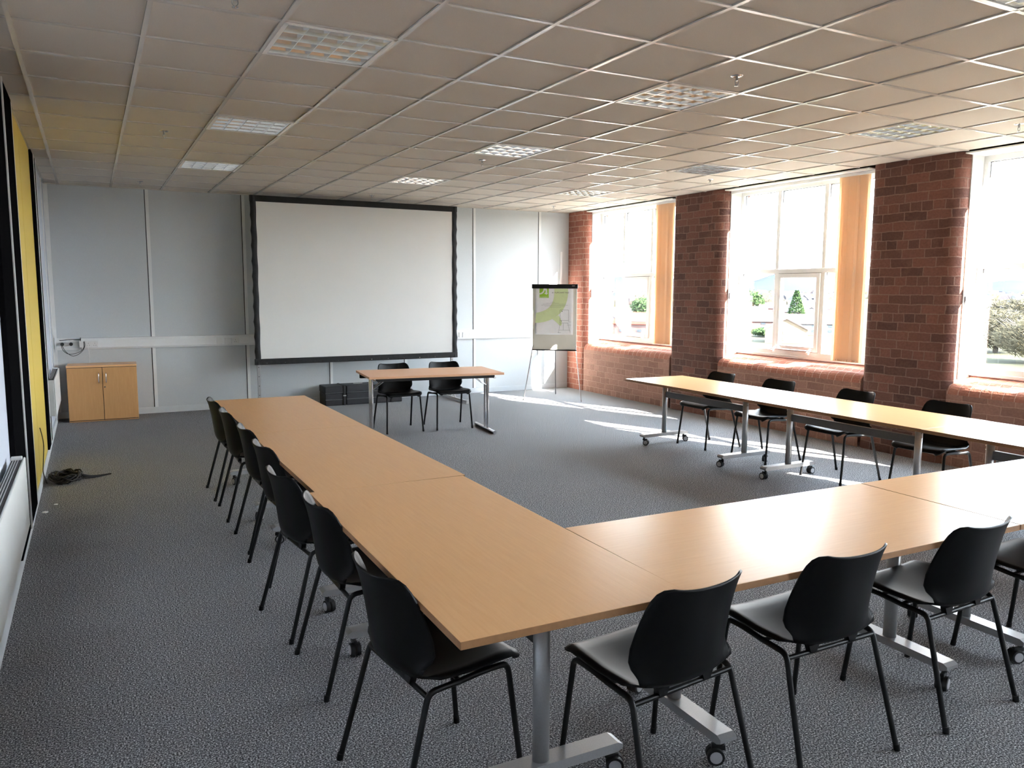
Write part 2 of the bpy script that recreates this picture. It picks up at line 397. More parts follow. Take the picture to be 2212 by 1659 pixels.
# ceiling: tiles in a T-bar grid, one cell left open for every light fitting
LIGHTS = [(0, 0), (0, 4), (0, 8), (4, -4), (4, 0), (4, 4), (4, 8), (8, 0), (8, 4), (8, 8)]
G = .6
c = MB(); ZT = CEIL+.008
i0, i1, j0, j1 = -3, 10, -14, 12
for i in range(i0, i1+1):
    for j in range(j0, j1+1):
        if (i, j) in LIGHTS: continue
        xa, xb, ya, yb = max(i*G, XL-.05), min((i+1)*G, XR+.3), max(j*G, YF-.05), min((j+1)*G, YB+.05)
        if xb <= xa or yb <= ya: continue
        c.m = 0; c.add([(xa, ya, ZT), (xb, ya, ZT), (xb, yb, ZT), (xa, yb, ZT)], [(0, 3, 2, 1)])
c.m = 0; c.box(XR, 6.83, YF-.05, YB+.05, ZT, ZT+.02)
c.m = 2; c.box(XL-.1, 7.1, YF-.1, YB+.1, CEIL+.30, CEIL+.34)
c.m = 3  # dark strips paint in the shadow line along one side of each T-bar
for i in range(i0+1, i1+1): c.box(i*G-.0138, i*G-.0115, YF, YB, ZT-.001, ZT+.003)
for j in range(j0+1, j1+1): c.box(XL, XR, j*G+.0115, j*G+.0138, ZT-.001, ZT+.003)
c.m = 1; T = .012
for i in range(i0+1, i1+1): c.box(i*G-T, i*G+T, YF, YB, CEIL-.001, ZT+.004)
for j in range(j0+1, j1+1): c.box(XL, XR, j*G-T, j*G+T, CEIL, ZT+.004)
for a in ((XL, XL+.022, YF, YB), (XL, XR, YB-.022, YB)): c.box(a[0], a[1], a[2], a[3], CEIL-.003, ZT+.004)
structure(c.build('ceiling', ['tile_ceiling', 'tbar_white', 'fitting_white', 'gasket'], fix=False), 'suspended ceiling of square tiles in a white grid', 'ceiling')

# light fittings: recessed tray, four tubes, parabolic louvre
def make_light():
    t = thing('ceiling_light', '', 'ceiling light', (0, 0, CEIL), 0, 'recessed louvred ceiling lights')
    f = MB(); a = .288; h = .10
    f.box(-a, a, -a, a, h, h+.012); f.box(-a, -a+.008, -a, a, -.002, h); f.box(a-.008, a, -a, a, -.002, h)
    f.box(-a, a, -a, -a+.008, -.002, h); f.box(-a, a, a-.008, a, -.002, h)
    f.box(-.296, .296, -.296, -.272, -.004, .004); f.box(-.296, .296, .272, .296, -.004, .004); f.box(-.296, -.272, -.296, .296, -.004, .004); f.box(.272, .296, -.296, .296, -.004, .004)
    f.build('housing', 'fitting_white', t)
    for k in range(4):
        y = -.2025+.135*k
        MB().cyl((-.275, y, .075), (.275, y, .075), .013, 12).build('tube', 'tube_white', t)
    l = MB()
    for k in range(5):
        y = -.27+.135*k
        pts = [(y-.003, .001), (y-.006, .02), (y-.014, .035), (y-.024, .048), (y+.024, .048), (y+.014, .035), (y+.006, .02), (y+.003, .001)]
        pts = [(max(-.274, min(.274, p[0])), p[1]) for p in pts]
        l.prism(pts, 0, -.272, .272)
    for k in range(6):
        x = -.27+.108*k
        pts = [(x-.002, .001), (x-.008, .045), (x+.008, .045), (x+.002, .001)]
        l.prism([(max(-.274, min(.274, p[0])), p[1]) for p in pts], 1, -.272, .272)
    l.build('louvre', 'louvre_alu', t)
    return t
LL = {(0, 0): 'large louvred ceiling light nearest the camera above the left table row',
      (0, 4): 'louvred ceiling light second along the left line, before the cupboard end',
      (0, 8): 'farthest louvred ceiling light of the left line, nearest the cupboard',
      (4, -4): 'louvred ceiling light cut off by the top right corner of the photo',
      (4, 0): 'louvred ceiling light in the middle line, nearest, next to a sprinkler rosette',
      (4, 4): 'louvred ceiling light in the middle line above the folding table side of the room',
      (4, 8): 'farthest louvred ceiling light of the middle line, just above the projection screen',
      (8, 0): 'dark louvred ceiling light with yellowish far edge close to the widest brick pier',
      (8, 4): 'louvred ceiling light of the window line, before the second brick pier',
      (8, 8): 'farthest louvred ceiling light of the window line, above the flipchart'}
L0 = None
for (i, j) in LIGHTS:
    p = ((i+.5)*G, (j+.5)*G, CEIL)
    if L0 is None: L0 = make_light(); L0.location = p; L0['label'] = LL[(i, j)]
    else: dup(L0, p, 0, LL[(i, j)])

# sprinklers
def make_sprinkler():
    t = thing('ceiling_sprinkler', '', 'sprinkler', (0, 0, 0), 0, 'fire sprinklers in the ceiling tiles')
    MB().lathe([(.0, 0), (.016, 0), (.034, .004), (.040, .010), (0.04, .016)], (0, 0, -.008), 24).build('rosette', 'chrome', t)
    s_ = MB(); s_.cyl((0, 0, -.03), (0, 0, 0), .008, 12)
    s_.tube([(-.012, 0, -.028), (-.014, 0, -.045), (0, 0, -.058)], .0025, 6, .01); s_.tube([(.012, 0, -.028), (.014, 0, -.045), (0, 0, -.058)], .0025, 6, .01)
    s_.build('sprinkler_head', 'silver_paint', t)
    MB().lathe([(.003, 0), (.015, .001), (.015, .003), (.003, .004)], (0, 0, -.062), 16).build('deflector', 'chrome', t)
    return t
SP = [((2.69, -.30), 'chrome sprinkler rosette beside the nearest middle ceiling light'),
      ((2.70, 3.34), 'small sprinkler in the tile past the centre ceiling light'),
      ((-.29, 3.31), 'small sprinkler in the yellow tinted tiles on the left'),
      ((-.29, 6.88), 'tiny sprinkler in the tiles above the cupboard'),
      ((5.69, 3.29), 'sprinkler under the window side ceiling, right of the far pier light'),
      ((5.65, -.31), 'sprinkler cut off by the right edge of the photo'),
      ((2.67, 6.85), 'tiny sprinkler just above the projection screen'),
      ((5.62, 6.80), 'tiny sprinkler near the brick corner above the flipchart'),
      ((-.27, -.25), 'sprinkler cut off by the top edge of the photo')]
s0 = None
for (x, y), lb in SP:
    if s0 is None: s0 = make_sprinkler(); s0.location = (x, y, ZT); s0['label'] = lb
    else: dup(s0, (x, y, ZT), 0, lb)

# ------------------------------------------------------------------ windows
def make_window(k, yf, yn, full=True):
    t = thing('window_%d' % k, '', 'window', (XG, yf, 0)); t['kind'] = 'structure'
    W = yf-yn; z0, z1 = .872, 2.985; xa, xb = -.01, .06; fr = .055
    m1, m2 = .665, 1.385                                   # mullion centres from the far edge
    f = MB()
    f.box(xa, xb, -fr, 0, z0, z1, .004); f.box(xa, xb, -W, -W+fr, z0, z1, .004)
    f.box(xa+.001, xb-.001, -W+.01, -.01, z0+.001, z0+.085, .004); f.box(xa-.012, xb-.002, -W+.005, -.005, z0+.002, z0+.03, .003); f.box(xa+.001, xb-.001, -W+.01, -.01, z1-.055, z1-.001, .004)
    for a in (m1, m2): f.box(xa+.002, xb-.002, -a-.028, -a+.028, z0+.02, z1-.02, .004)
    f.build('window_frame', 'upvc', t)
    MB().box(xa-.004, xb-.004, -W+.02, -.02, 1.913, 1.967, .005).build('transom', 'upvc', t)
    ed = [0+fr, m1-.028, m1+.028, m2-.028, m2+.028, W-fr]
    for q in range(3):
        for (za, zb) in ((z0+.085, 1.913), (1.967, z1-.055)):
            if q == 1 and za < 1: continue
            a, c_ = ed[2*q], ed[2*q+1]
            g = MB(); g.box(.028, .032, -c_, -a, za, zb); g.build('pane', 'pane_glass', t)
            g = MB(); e = .006
            g.box(.024, .036, -c_, -c_+e, za, zb); g.box(.024, .036, -a-e, -a, za, zb); g.box(.024, .036, -c_, -a, za, za+e); g.box(.024, .036, -c_, -a, zb-e, zb)
            g.build('gasket', 'gasket', t)
    a, c_ = ed[2], ed[3]; za, zb = z0+.085, 1.913; s_ = MB(); q = .052; x0, x1 = -.022, .034
    s_.box(x0, x1, -a-q-.004, -a-.004, za+.004, zb-.004, .004); s_.box(x0, x1, -c_+.004, -c_+q+.004, za+.004, zb-.004, .004)
    s_.box(x0+.001, x1-.001, -c_+.010, -a-.010, za+.005, za+q+.012, .004); s_.box(x0+.001, x1-.001, -c_+.010, -a-.010, zb-q-.004, zb-.005, .004)
    sa = s_.build('sash', 'upvc', t)
    MB().box(.008, .012, -c_+q, -a-q, za+q, zb-q).build('pane', 'pane_glass', sa)
    g = MB(); e = .007; A, C_ = a+.001, c_-.001
    g.box(-.002, .006, -C_, -C_+e, za, zb); g.box(-.002, .006, -A-e, -A, za, zb); g.box(-.002, .006, -C_, -A, za, za+e); g.box(-.002, .006, -C_, -A, zb-e, zb)
    g.build('gasket', 'gasket', sa)
    h = MB(); zc = za+.018
    h.tube([(-.07, -a+.02, zc), (-.07, -c_+.03, zc)], .007, 10)
    h.build('safety_bar', 'chrome', sa)
    for yy in (-a-.03, -c_+.075):
        kx = MB(); kx.tube([(-.022, yy, zc+.01), (-.05, yy, zc+.022), (-.075, yy, zc)], .010, 8, .01)
        kx.lathe([(.0, -.02), (.014, -.018), (.021, 0), (.014, .018), (0, .02)], (-.072, yy+.012, zc-.022), 14)
        kx.build('handle', 'upvc', sa)
    # white reveal boards either side
    for yy, sgn in ((0, 1), (-W, -1)):
        r_ = MB(); y_a, y_b = (yy-.012, yy-.0005) if sgn > 0 else (yy+.0005, yy+.012)
        r_.box(6.560-XG, -.008, y_a, y_b, .845, CEIL-.006, .002)
        r_.build('reveal_board', 'upvc_board', t)
    hb = MB(); hb.box(6.44-XG, -.008, -W+.012, -.012, CEIL-.020, CEIL-.006, .002); hb.build('head_board', 'upvc_board', t)
    return t
WL = ['white framed window nearest the flipchart corner', 'white framed window between the two full brick piers',
      'white framed window cut off by the right edge of the photo', 'white framed window nearest behind the camera side', 'white framed window farthest behind the camera side']
for k, (yf, yn) in enumerate(WY):
    t = make_window(k+1, yf, yn); t['label'] = WL[k]
# small grey brackets on the far reveal board (cord clips)
for (yf, z, lb) in ((3.86, 1.62, 'small grey cord clip on the white window edge by the middle pier'), (.64, 1.60, 'small grey cord clip on the white window edge by the widest pier')):
    tag(MB().box(6.572, 6.600, yf-.030, yf-.0125, z-.05, z+.05, .004).build('cord_clip', 'wheel_grey'), lb, 'clip', 'cord clips on the window edges')

# vertical blinds drawn to the near side of their windows
def make_blind(yf, yn, y0, y1, label):
    t = thing('vertical_blind', label, 'blind', (6.57, yn, CEIL-.02), 0, 'peach vertical blinds')
    MB().box(-.022, .022, .016, yf-yn-.016, -.034, .0, .004).build('headrail', 'upvc', t)
    nv = 10; zb = .905-(CEIL-.02)
    for k in range(nv):
        y = (y0-yn)+(y1-y0)*k/(nv-1); th = math.radians(58+((k*37) % 7-3)*1.6)
        if k >= nv-2: th = math.radians(78)
        dx, dy = -math.cos(th)*.0445, math.sin(th)*.0445
        v = MB(); q = []
        for e in range(7):
            tt = -1+2*e/6; bow = .006*(1-tt*tt); q.append((tt*dx+bow*math.sin(th), y+tt*dy+bow*math.cos(th)))
        s_ = [(a+.0005, b_) for a, b_ in q]
        v.prism(q+s_[::-1], 2, zb, -.034, smooth=False)
        o = v.build('vane', 'blind_peach', t)
        o.location = (0, 0, 0)
    wgt = MB()
    for k in range(nv):
        y = (y0-yn)+(y1-y0)*k/(nv-1); wgt.obox((0, y, zb+.012), .004, .08, .022, RZ(-30))
    wgt.build('bottom_weights', 'blind_peach', t)
    return t
make_blind(7.12, 4.90, 5.36, 5.05, 'peach vertical blind bunched at the near end of the far window')
make_blind(3.86, 1.66, 2.10, 1.80, 'peach vertical blind bunched beside the widest brick pier')

# ------------------------------------------------------------------ stacking chair
def shell_parts():
    #  y, z, half width, curl
    st = [(.238, .436, .165, .002), (.237, .450, .196, .003), (.228, .461, .215, .007), (.20, .468, .226, .014), (.15, .464, .234, .020), (.09, .457, .239, .026), (.03, .449, .240, .030), (-.03, .443, .236, .034), (-.08, .440, .226, .034),
          (-.12, .441, .219, .032), (-.150, .446, .209, .032), (-.172, .462, .210, .050), (-.184, .488, .217, .082), (-.191, .522, .221, .096), (-.197, .570, .220, .096),
          (-.204, .620, .216, .088), (-.211, .667, .211, .078), (-.219, .710, .206, .068), (-.226, .742, .200, .059), (-.232, .764, .190, .050), (-.237, .779, .174, .040), (-.240, .787, .148, .026)]
    nx = 20; top = []; bot = []
    for i, (y, z, w_, c_) in enumerate(st):
        a = st[max(i-1, 0)]; b_ = st[min(i+1, len(st)-1)]
        ty, tz = b_[0]-a[0], b_[1]-a[1]; l = math.hypot(ty, tz); ty /= l; tz /= l
        ny, nz = tz, -ty                                    # normal towards the sitter
        if i == 0: ny, nz = .3, .95
        rt = []; rb = []
        for k in range(nx+1):
            u = -1+2*k/nx; cc = c_*abs(u)**(2.6 if i < 11 else 2.4)
            X = u*w_
            if i > 11: X *= 1-.02*abs(u)**3
            th = .0045+.0035*max(0, (abs(u)-.8)/.2)+(.002 if i > 18 else 0)
            # rolled rim
            rim = -.012*max(0, (abs(u)-.93)/.07) if i < 9 else 0
            rt.append((X, y+ny*(cc+th/2), z+nz*(cc+th/2)+rim)); rb.append((X, y+ny*(cc-th/2), z+nz*(cc-th/2)+rim))
        top.append(rt); bot.append(rb)
    return st, nx, top, bot
def make_shell(i0_, i1_):
    st, nx, top, bot = shell_parts(); m = MB(); R_ = list(range(i0_, i1_+1)); n_ = nx+1
    vs = [p for i in R_ for p in top[i]]+[p for i in R_ for p in bot[i]]; o = len(R_)*n_
    fs = []
    for a in range(len(R_)-1):
        for k in range(nx):
            q = a*n_+k; fs.append((q, q+1, q+n_+1, q+n_)); fs.append((o+q, o+q+n_, o+q+n_+1, o+q+1))
        q = a*n_; fs.append((q, q+n_, o+q+n_, o+q)); q += nx; fs.append((q, o+q, o+q+n_, q+n_))
    for k in range(nx):
        fs.append((k, o+k, o+k+1, k+1)); q = (len(R_)-1)*n_+k; fs.append((q, q+1, o+q+1, o+q))
    m.add(vs, fs, smooth=True); return m
def make_chair():
    t = thing('stacking_chair', '', 'chair')
    for (nm, a, b_) in (('seat', 0, 10), ('backrest', 10, 21)):
        o = make_shell(a, b_).build(nm, 'black_plastic', t)
    for sx in (-1, 1):
        for front in (True, False):
            if front: pts = [(sx*.228, .238, 0), (sx*.206, .188, .436), (sx*.210, .10, .438), (sx*.212, .0, .428)]
            else: pts = [(sx*.245, -.240, 0), (sx*.222, -.122, .426), (sx*.217, -.06, .428), (sx*.212, .0, .428)]
            m = MB(); m.tube(pts, .0106, 10, .030)
            m.cyl((pts[0][0], pts[0][1], 0), (pts[0][0]-sx*.0018, pts[0][1]+(-.0036 if front else .0036), .025), .0125, 10)
            m.build('leg', 'black_metal', t)
    m = MB(); m.tube([(-.222, -.124, .412), (.222, -.124, .412)], .0092, 10)
    m.tube([(-.210, .09, .438), (.210, .09, .438)], .008, 8); m.tube([(-.212, .0, .428), (.212, .0, .428)], .008, 8)
    for x in (-.10, .10): m.prism([(x-.026, .440), (x-.014, .412), (x+.014, .412), (x+.026, .440)], 1, -.136, -.112)
    m.build('under_frame', 'black_metal', t)
    return t
D = math.radians
rowL = 'black chairs along the left table row'; rowB = 'black chairs along the near table row'
rowR = 'black chairs on the window side'; rowT = 'black chairs behind the folding table'
CH = [  # x, y, rz, label, group
 (.130, 2.69, -90, 'black plastic chair at the far end of the left table row, nearest the cupboard', rowL),
 (.135, 2.03, -91, 'black plastic chair second from the far end of the left table row', rowL),
 (.140, 1.235, -89, 'black plastic chair third from the far end of the left table row', rowL),
 (.130, .60, -87, 'black plastic chair in the middle of the left row, fourth from either end', rowL),
 (.066, -.18, -84, 'black plastic chair on the left row pulled out slightly, third from the near end', rowL),
 (.098, -.805, -89, 'black plastic chair on the left row, next to the nearest one', rowL),
 (.062, -1.70, -84, 'large black plastic chair at the near left corner of the table row', rowL),
 (.715, -2.125, 6, 'black plastic chair left of three large ones at the near tables, by the corner leg', rowB),
 (1.400, -2.140, 0, 'black plastic chair in the middle of the three large ones at the near tables', rowB),
 (2.150, -2.145, 2, 'black plastic chair at the near tables, right of the three large ones', rowB),
 (2.905, -2.16, 0, 'black plastic chair cut off by the right edge at the near tables', rowB),
 (5.040, 2.46, 90, 'black plastic chair on the window side, farthest, below the second pier', rowR),
 (5.055, 1.635, 92, 'black plastic chair on the window side, second from the far end', rowR),
 (5.050, .72, 88, 'black plastic chair on the window side in front of the widest pier', rowR),
 (5.060, -.165, 93, 'black plastic chair on the window side, right of the widest pier', rowR),
 (5.060, -1.02, 90, 'black plastic chair on the window side cut off by the right edge', rowR),
 (2.325, 4.90, 180, 'black plastic chair behind the folding table, left one near the black cases', rowT),
 (2.965, 4.86, 176, 'black plastic chair behind the folding table, right one', rowT)]
c0 = None
for x, y, rz, lb, g in CH:
    if c0 is None:
        c0 = make_chair(); c0.location = (x, y, 0); c0.rotation_euler = (0, 0, D(rz)); c0['label'] = lb; c0['group'] = g
    else: dup(c0, (x, y, 0), D(rz), lb, g)

# ------------------------------------------------------------------ flip-top tables
TH = .722
def make_table(L_, W_, legs, label, loc, rz, group, yaws=(20, 200, -30, 150)):
    t = thing('meeting_table', label, 'table', loc, rz, group)
    m = MB(); m.box(0, L_, -W_/2, W_/2, TH-.025, TH, .002)
    top = m.build('tabletop', ['beech', 'edge_brown'], t)
    for p in top.data.polygons:
        if abs(p.normal.z) < .5: p.material_index = 1
    for q, xl in enumerate(legs):
        c_ = MB()
        ov = [(xl+.026*math.cos(a), .030*math.sin(a)) for a in [2*PI*i/20 for i in range(20)]]
        c_.prism(ov, 2, .115, .668, smooth=True)
        col = c_.build('leg', 'silver_paint', t)
        bk = MB(); bk.box(xl-.045, xl+.045, -.17, .17, .672, TH-.025, .006); bk.box(xl-.028, xl+.028, -.055, .055, .655, .675, .004)
        bk.build('pivot_bracket', 'grey_paint', t)
        for zz in (.615, .585):
            s_ = MB(); sx = xl-.026 if q == 0 else xl+.026
            s_.cyl((sx-.004, -.009, zz), (sx+.003, -.009, zz), .004, 8); s_.cyl((sx-.004, .009, zz), (sx+.003, .009, zz), .004, 8)
            s_.build('bolt', 'chrome', col)
        f = MB(); a = .31; prof = [(-a, .098), (-a+.02, .088), (a-.02, .088), (a, .098), (a, .112), (a-.02, .122), (-a+.02, .122), (-a, .112)]
        f.prism([(p[0], p[1]) for p in prof], 0, xl-.037, xl+.037)
        f.build('foot', 'silver_paint', t)
        for e, sy in enumerate((-1, 1)):
            yy = sy*.275; th = D(yaws[(2*q+e) % 4]); dx, dy = math.cos(th), math.sin(th)
            cx, cy = xl+dx*.022, yy+dy*.022
            ca = MB(); ca.cyl((xl, yy, .070), (xl, yy, .09), .011, 10)
            ca.obox((xl+dx*.011, yy+dy*.011, .062), .05, .018, .022, Matrix.Rotation(th, 4, 'Z'), .004)
            cas = ca.build('caster', 'rubber', t)
            for so in (-1, 1):
                ox, oy = -dy*so*.014, dx*so*.014
                MB().cyl((cx+ox-dy*-.009, cy+oy+dx*-.009, .031), (cx+ox-dy*.009, cy+oy+dx*.009, .031), .031, 20).build('wheel', 'rubber', cas)
                MB().cyl((cx+ox*1.1-dy*so*.004, cy+oy*1.1+dx*so*.004, .031), (cx+ox*1.1-dy*so*.010, cy+oy*1.1+dx*so*.010, .031), .022, 16).build('wheel_hub', 'wheel_grey', cas)
    m = MB(); m.box(legs[0]+.028, legs[1]-.028, -.016, .016, .520, .585, .003)
    m.build('cross_rail', 'grey_paint', t)
    return t
gl, gn, gr = 'tables of the left row', 'tables of the near row', 'tables of the window side row'
# left row: table local x runs towards -y
make_table(1.808, .785, (.18, 1.38), 'beech topped wheeled table at the far end of the left row, towards the cupboard', (.394, 3.145, 0), D(-90), gl)
make_table(1.748, .795, (.19, 1.46), 'middle beech topped wheeled table of the left row', (.389, 1.335, 0), D(-90), gl, (60, 250, 10, 100))
make_table(1.825, .805, (.27, 1.57), 'beech topped wheeled table at the near left corner of the arrangement', (.368, -.415, 0), D(-90.8), gl, (0, 170, -30, 60))
# near row
make_table(1.742, .80, (.265, 1.50), 'beech topped wheeled table of the near row joined to the corner table', (.7505, -1.856, 0), D(-1.2), gn, (150, 20, 200, 10))
make_table(1.62, .80, (.29, 1.42), 'beech topped wheeled table of the near row running off the right edge', (2.4975, -1.8925, 0), D(-1.25), gn, (160, 30, 100, 60))
# window side row, local x towards -y
make_table(1.754, .80, (.20, 1.44), 'beech topped wheeled table at the far end of the window side row', (4.683, 2.975, 0), D(-90.3), gr, (40, 60, 200, 120))
make_table(1.815, .80, (.24, 1.52), 'middle beech topped wheeled table of the window side row', (4.668, 1.210, 0), D(-90.3), gr, (180, 90, 20, 60))
make_table(1.80, .80, (.26, 1.52), 'beech topped wheeled table of the window side row running off the right edge', (4.650, -.610, 0), D(-91), gr, (30, 90, 20, 60))

# ------------------------------------------------------------------ folding table with chrome legs
def make_fold():
    t = thing('folding_table', 'narrow beech folding table with chrome legs in front of the screen', 'table', (2.575, 4.515, 0), D(-6.8))
    m = MB(); m.box(-.79, .79, -.41, .41, .712, .738, .003)
    top = m.build('tabletop', ['beech_dark', 'edge_brown'], t)
    u = MB(); u.box(-.70, .70, -.33, -.31, .672, .712, .002); u.box(-.70, .70, .31, .33, .672, .712, .002); u.build('under_frame', 'case_black', t)
    for s_ in (-1, 1):
        x = s_*.70; l = MB()
        for yy in (-.075, .015): l.cyl((x, yy, .03), (x, yy, .675), .0165, 14)
        l.build('leg', 'chrome', t)
        MB().cyl((x, -.34, .022), (x, .36, .022), .022, 14).build('foot', 'chrome', t)
        c_ = MB(); c_.cyl((x, -.335, .675), (x, .335, .675), .012, 12); c_.build('crossbar', 'chrome', t)
        br = MB()
        for yy in (-.075, .015): br.tube([(x-s_*.02, yy, .56), (x-s_*.22, yy, .705)], .006, 8)
        br.build('brace', 'chrome', t)
        e = MB(); e.box(x-.06, x+.06, .30, .355, .650, .712, .006); e.build('hinge_block', 'case_black', t)
make_fold()

# ------------------------------------------------------------------ cupboard
t = thing('cupboard', 'low beech cupboard with two doors in the far left corner', 'cupboard', (-.818, 7.38, 0), D(0))
w2, yf_, yb_ = .40, -.17, .22
m = MB(); m.box(-w2, w2, yf_+.02, yb_, .0, .695, .002); m.m = 1; m.box(-w2+.004, w2-.004, yf_+.0185, yf_+.03, .012, .698); m.build('body', ['beech_door', 'dark_gap'], t)
MB().box(-w2-.002, w2+.002, yf_-.004, yb_, .697, .722, .003).build('top', 'beech', t)
for s_ in (-1, 1):
    xa, xb = (-w2+.002, -.003) if s_ < 0 else (.003, w2-.002)
    d = MB().box(xa, xb, yf_, yf_+.018, .022, .690, .002).build('door', 'beech_door', t)
    xh = s_*.042
    MB().tube([(xh, yf_, .625), (xh, yf_-.032, .615), (xh, yf_-.036, .555), (xh, yf_-.032, .500), (xh, yf_, .490)], .006, 8, .018).build('handle', 'chrome', d)
    if s_ > 0: MB().cyl((.022, yf_-.006, .440), (.022, yf_, .440), .009, 14).build('lock', 'chrome', d)
t.rotation_euler = (0, 0, D(-2))

# ------------------------------------------------------------------ heaters on the left wall
def make_heater(y0, y1, label):
    t = thing('panel_heater', label, 'heater', (XL, y0, 0), 0, 'white panel heaters on the left wall')
    Lh = y1-y0; z0, z1 = .375, .755
    m = MB(); m.box(.022, .080, 0, Lh, z0, z1-.006, .004); m.build('casing', 'heater_white', t)
    MB().box(.0805, .092, .004, Lh-.004, z0-.006, z1+.004, .006).build('front_panel', 'heater_white', t)
    g = MB(); g.box(.028, .076, .06, Lh-.06, z1-.007, z1-.002); g.build('grille', 'heater_dark', t)
    f = MB()
    for x in (.038, .050, .062): f.box(x-.0018, x+.0018, .06, Lh-.06, z1-.006, z1+.001)
    f.build('louvre', 'heater_white', t)
    c_ = MB(); c_.box(.024, .078, Lh-.055, Lh-.002, z1-.01, z1+.012, .004); c_.build('control_box', 'heater_white', t)
    MB().box(-.0, .022, .2, .26, z0+.05, z1-.05).build('bracket', 'heater_dark', t)
    MB().box(-.0, .022, Lh-.26, Lh-.2, z0+.05, z1-.05).build('bracket', 'heater_dark', t)
make_heater(-.85, .95, 'white panel heater nearest the camera at the left edge')
make_heater(5.25, 6.60, 'white panel heater beside the beech cupboard')

# ------------------------------------------------------------------ dado trunking with sockets
t = thing('cable_trunking', 'white dado cable trunking with sockets along the screen wall', 'trunking', (0, YB, 0))
def trunk(x0, x1):
    pr_ = [(-.052, .925), (-.052, 1.015), (-.040, 1.046), (0, 1.050), (0, .898), (-.040, .902)]
    return MB().prism(pr_, 0, x0, x1)
trunk(-1.045, 4.82).build('cover', 'white_trim', t)
trunk(4.835, 6.40).build('cover', 'white_trim', t)
m = MB(); m.prism([(-.055, .920), (-.055, 1.018), (-.042, 1.050), (0, 1.054), (0, .894), (-.042, .898)], 0, 4.815, 4.84); m.build('joint_cover', 'white_trim', t)
m = MB(); m.box(-1.36, -1.045, -.010, 0, .898, 1.05); m.box(-1.36, -1.045, -.042, 0, .998, 1.006); m.box(-1.36, -1.045, -.042, 0, .905, .913); m.box(-1.345, -1.330, -.05, 0, .87, 1.06)
m.build('open_end', 'white_trim', t)
m = MB(); m.box(-1.052, -1.044, -.055, 0, .895, 1.055); m.build('end_cap', 'gasket', t)
def socket(xc, w_, holes):
    s_ = MB().box(xc-w_/2, xc+w_/2, -.062, -.052, .930, 1.012, .003).build('socket', 'socket_white', t)
    for hx in holes:
        h = MB()
        for dx, dz, a, b_ in ((0, .014, .004, .009), (-.012, -.012, .008, .005), (.012, -.012, .008, .005)):
            h.box(xc+hx+dx-a/2, xc+hx+dx+a/2, -.0628, -.0618, .966+dz-b_/2, .966+dz+b_/2)
        h.build('pin_holes', 'dark_gap', s_)
socket(-.925, .150, (-.038, .038)); socket(.775, .086, ()); socket(.875, .10, (0,)); socket(4.36, .05, ()); socket(4.475, .150, (-.038, .038))
socket(-1.03, .075, ())
socket(.66, .07, ())
# plugs and leads in the open end
t2 = thing('plug_leads', 'black plugs and looped leads hanging from the open trunking end', 'cable', (-1.2, YB-.02, .9))
for px in (-.06, .04):
    MB().cyl((px, -.045, .075), (px, .0, .075), .022, 14).build('plug', 'rubber', t2)
m = MB()
m.tube([(-.07, -.045, .07), (-.06, -.06, .0), (.0, -.07, -.055), (.08, -.07, -.05), (.15, -.06, -.02), (.19, -.05, .03), (.185, -.045, .10)], .0035, 8, .05)
m.tube([(-.065, -.045, .07), (-.03, -.065, -.02), (.05, -.07, -.085), (.12, -.07, -.06), (.18, -.06, .0), (.20, -.05, .06), (.19, -.045, .11)], .0035, 8, .05)
m.tube([(.155, -.04, .135), (.05, -.045, .14), (-.03, -.03, .128), (-.09, -.03, .125)], .004, 8, .04)
m.build('lead', 'rubber', t2)
tag(MB().tube([(-.97, YB-.066, .955), (-.965, YB-.075, .90), (-.955, YB-.07, .83), (-.958, YB-.06, .76), (-.958, YB-.055, .70)], .0028, 8, .04).build('charger_lead', 'white_trim'),
    'thin white lead dropping from the socket behind the cupboard', 'cable')

# ------------------------------------------------------------------ projection screen
YS = 7.10
t = thing('projection_screen', 'large white projection screen in a black fabric border', 'projection screen', (0, YS, 0))
x0, x1, z0, z1 = 1.045, 4.085, .655, 2.950; bw = .082
MB().box(x0+bw*.6, x1-bw*.6, -.004, .0, z0+bw*.5, z1-bw*.5).build('screen_fabric', 'screen_fabric', t)
def wavy(xa, inner, ph):
    m = MB(); N_ = 120; L_ = []; Rr = []
    for i in range(N_+1):
        z = z0+(z1-z0)*i/N_; e = min(1, (z-z0)/.12, (z1-z)/.35)
        sc = .011*abs(math.sin(PI*(z-z0+ph)/.205))*max(0, e)
        s2 = .006*math.sin(2*PI*(z-z0+ph)/.41)*max(0, e)
        L_.append((xa+(sc if not inner else s2*.5), z, -.010-.010*abs(math.sin(PI*(z+ph)/.205))*max(0, e))); Rr.append((xa+bw+(-sc if inner else s2*.5), z, -.010))
    K = 6; vs = []
    for i in range(N_+1):
        for k in range(K+1):
            u = k/K; bul = .016*math.sin(PI*u)*(0.6+.4*math.sin(2*PI*(L_[i][1]+.03*u)/.205))
            vs.append((L_[i][0]*(1-u)+Rr[i][0]*u, -.008-bul, L_[i][1]))
    fs = [(i*(K+1)+k, i*(K+1)+k+1, (i+1)*(K+1)+k+1, (i+1)*(K+1)+k) for i in range(N_) for k in range(K)]
    m.add(vs, fs, smooth=True)
    m.box(xa+.014, xa+bw-.014, -.008, .012, z0+.01, z1-.01)
    return m
wavy(x0, False, .02).build('border', 'black_velvet', t)
wavy(x1-bw, True, .10).build('border', 'black_velvet', t)
MB().box(x0, x1, -.016, .012, z1-bw, z1, .004).build('border', 'black_velvet', t)
MB().box(x0, x1, -.016, .012, z0, z0+bw, .004).build('border', 'black_velvet', t)
for k in range(12):
    sx = x0+.16+k*.25
    MB().cyl((sx, -.020, z0+.022), (sx, -.014, z0+.022), .005, 10).build('snap_stud', 'chrome', t)
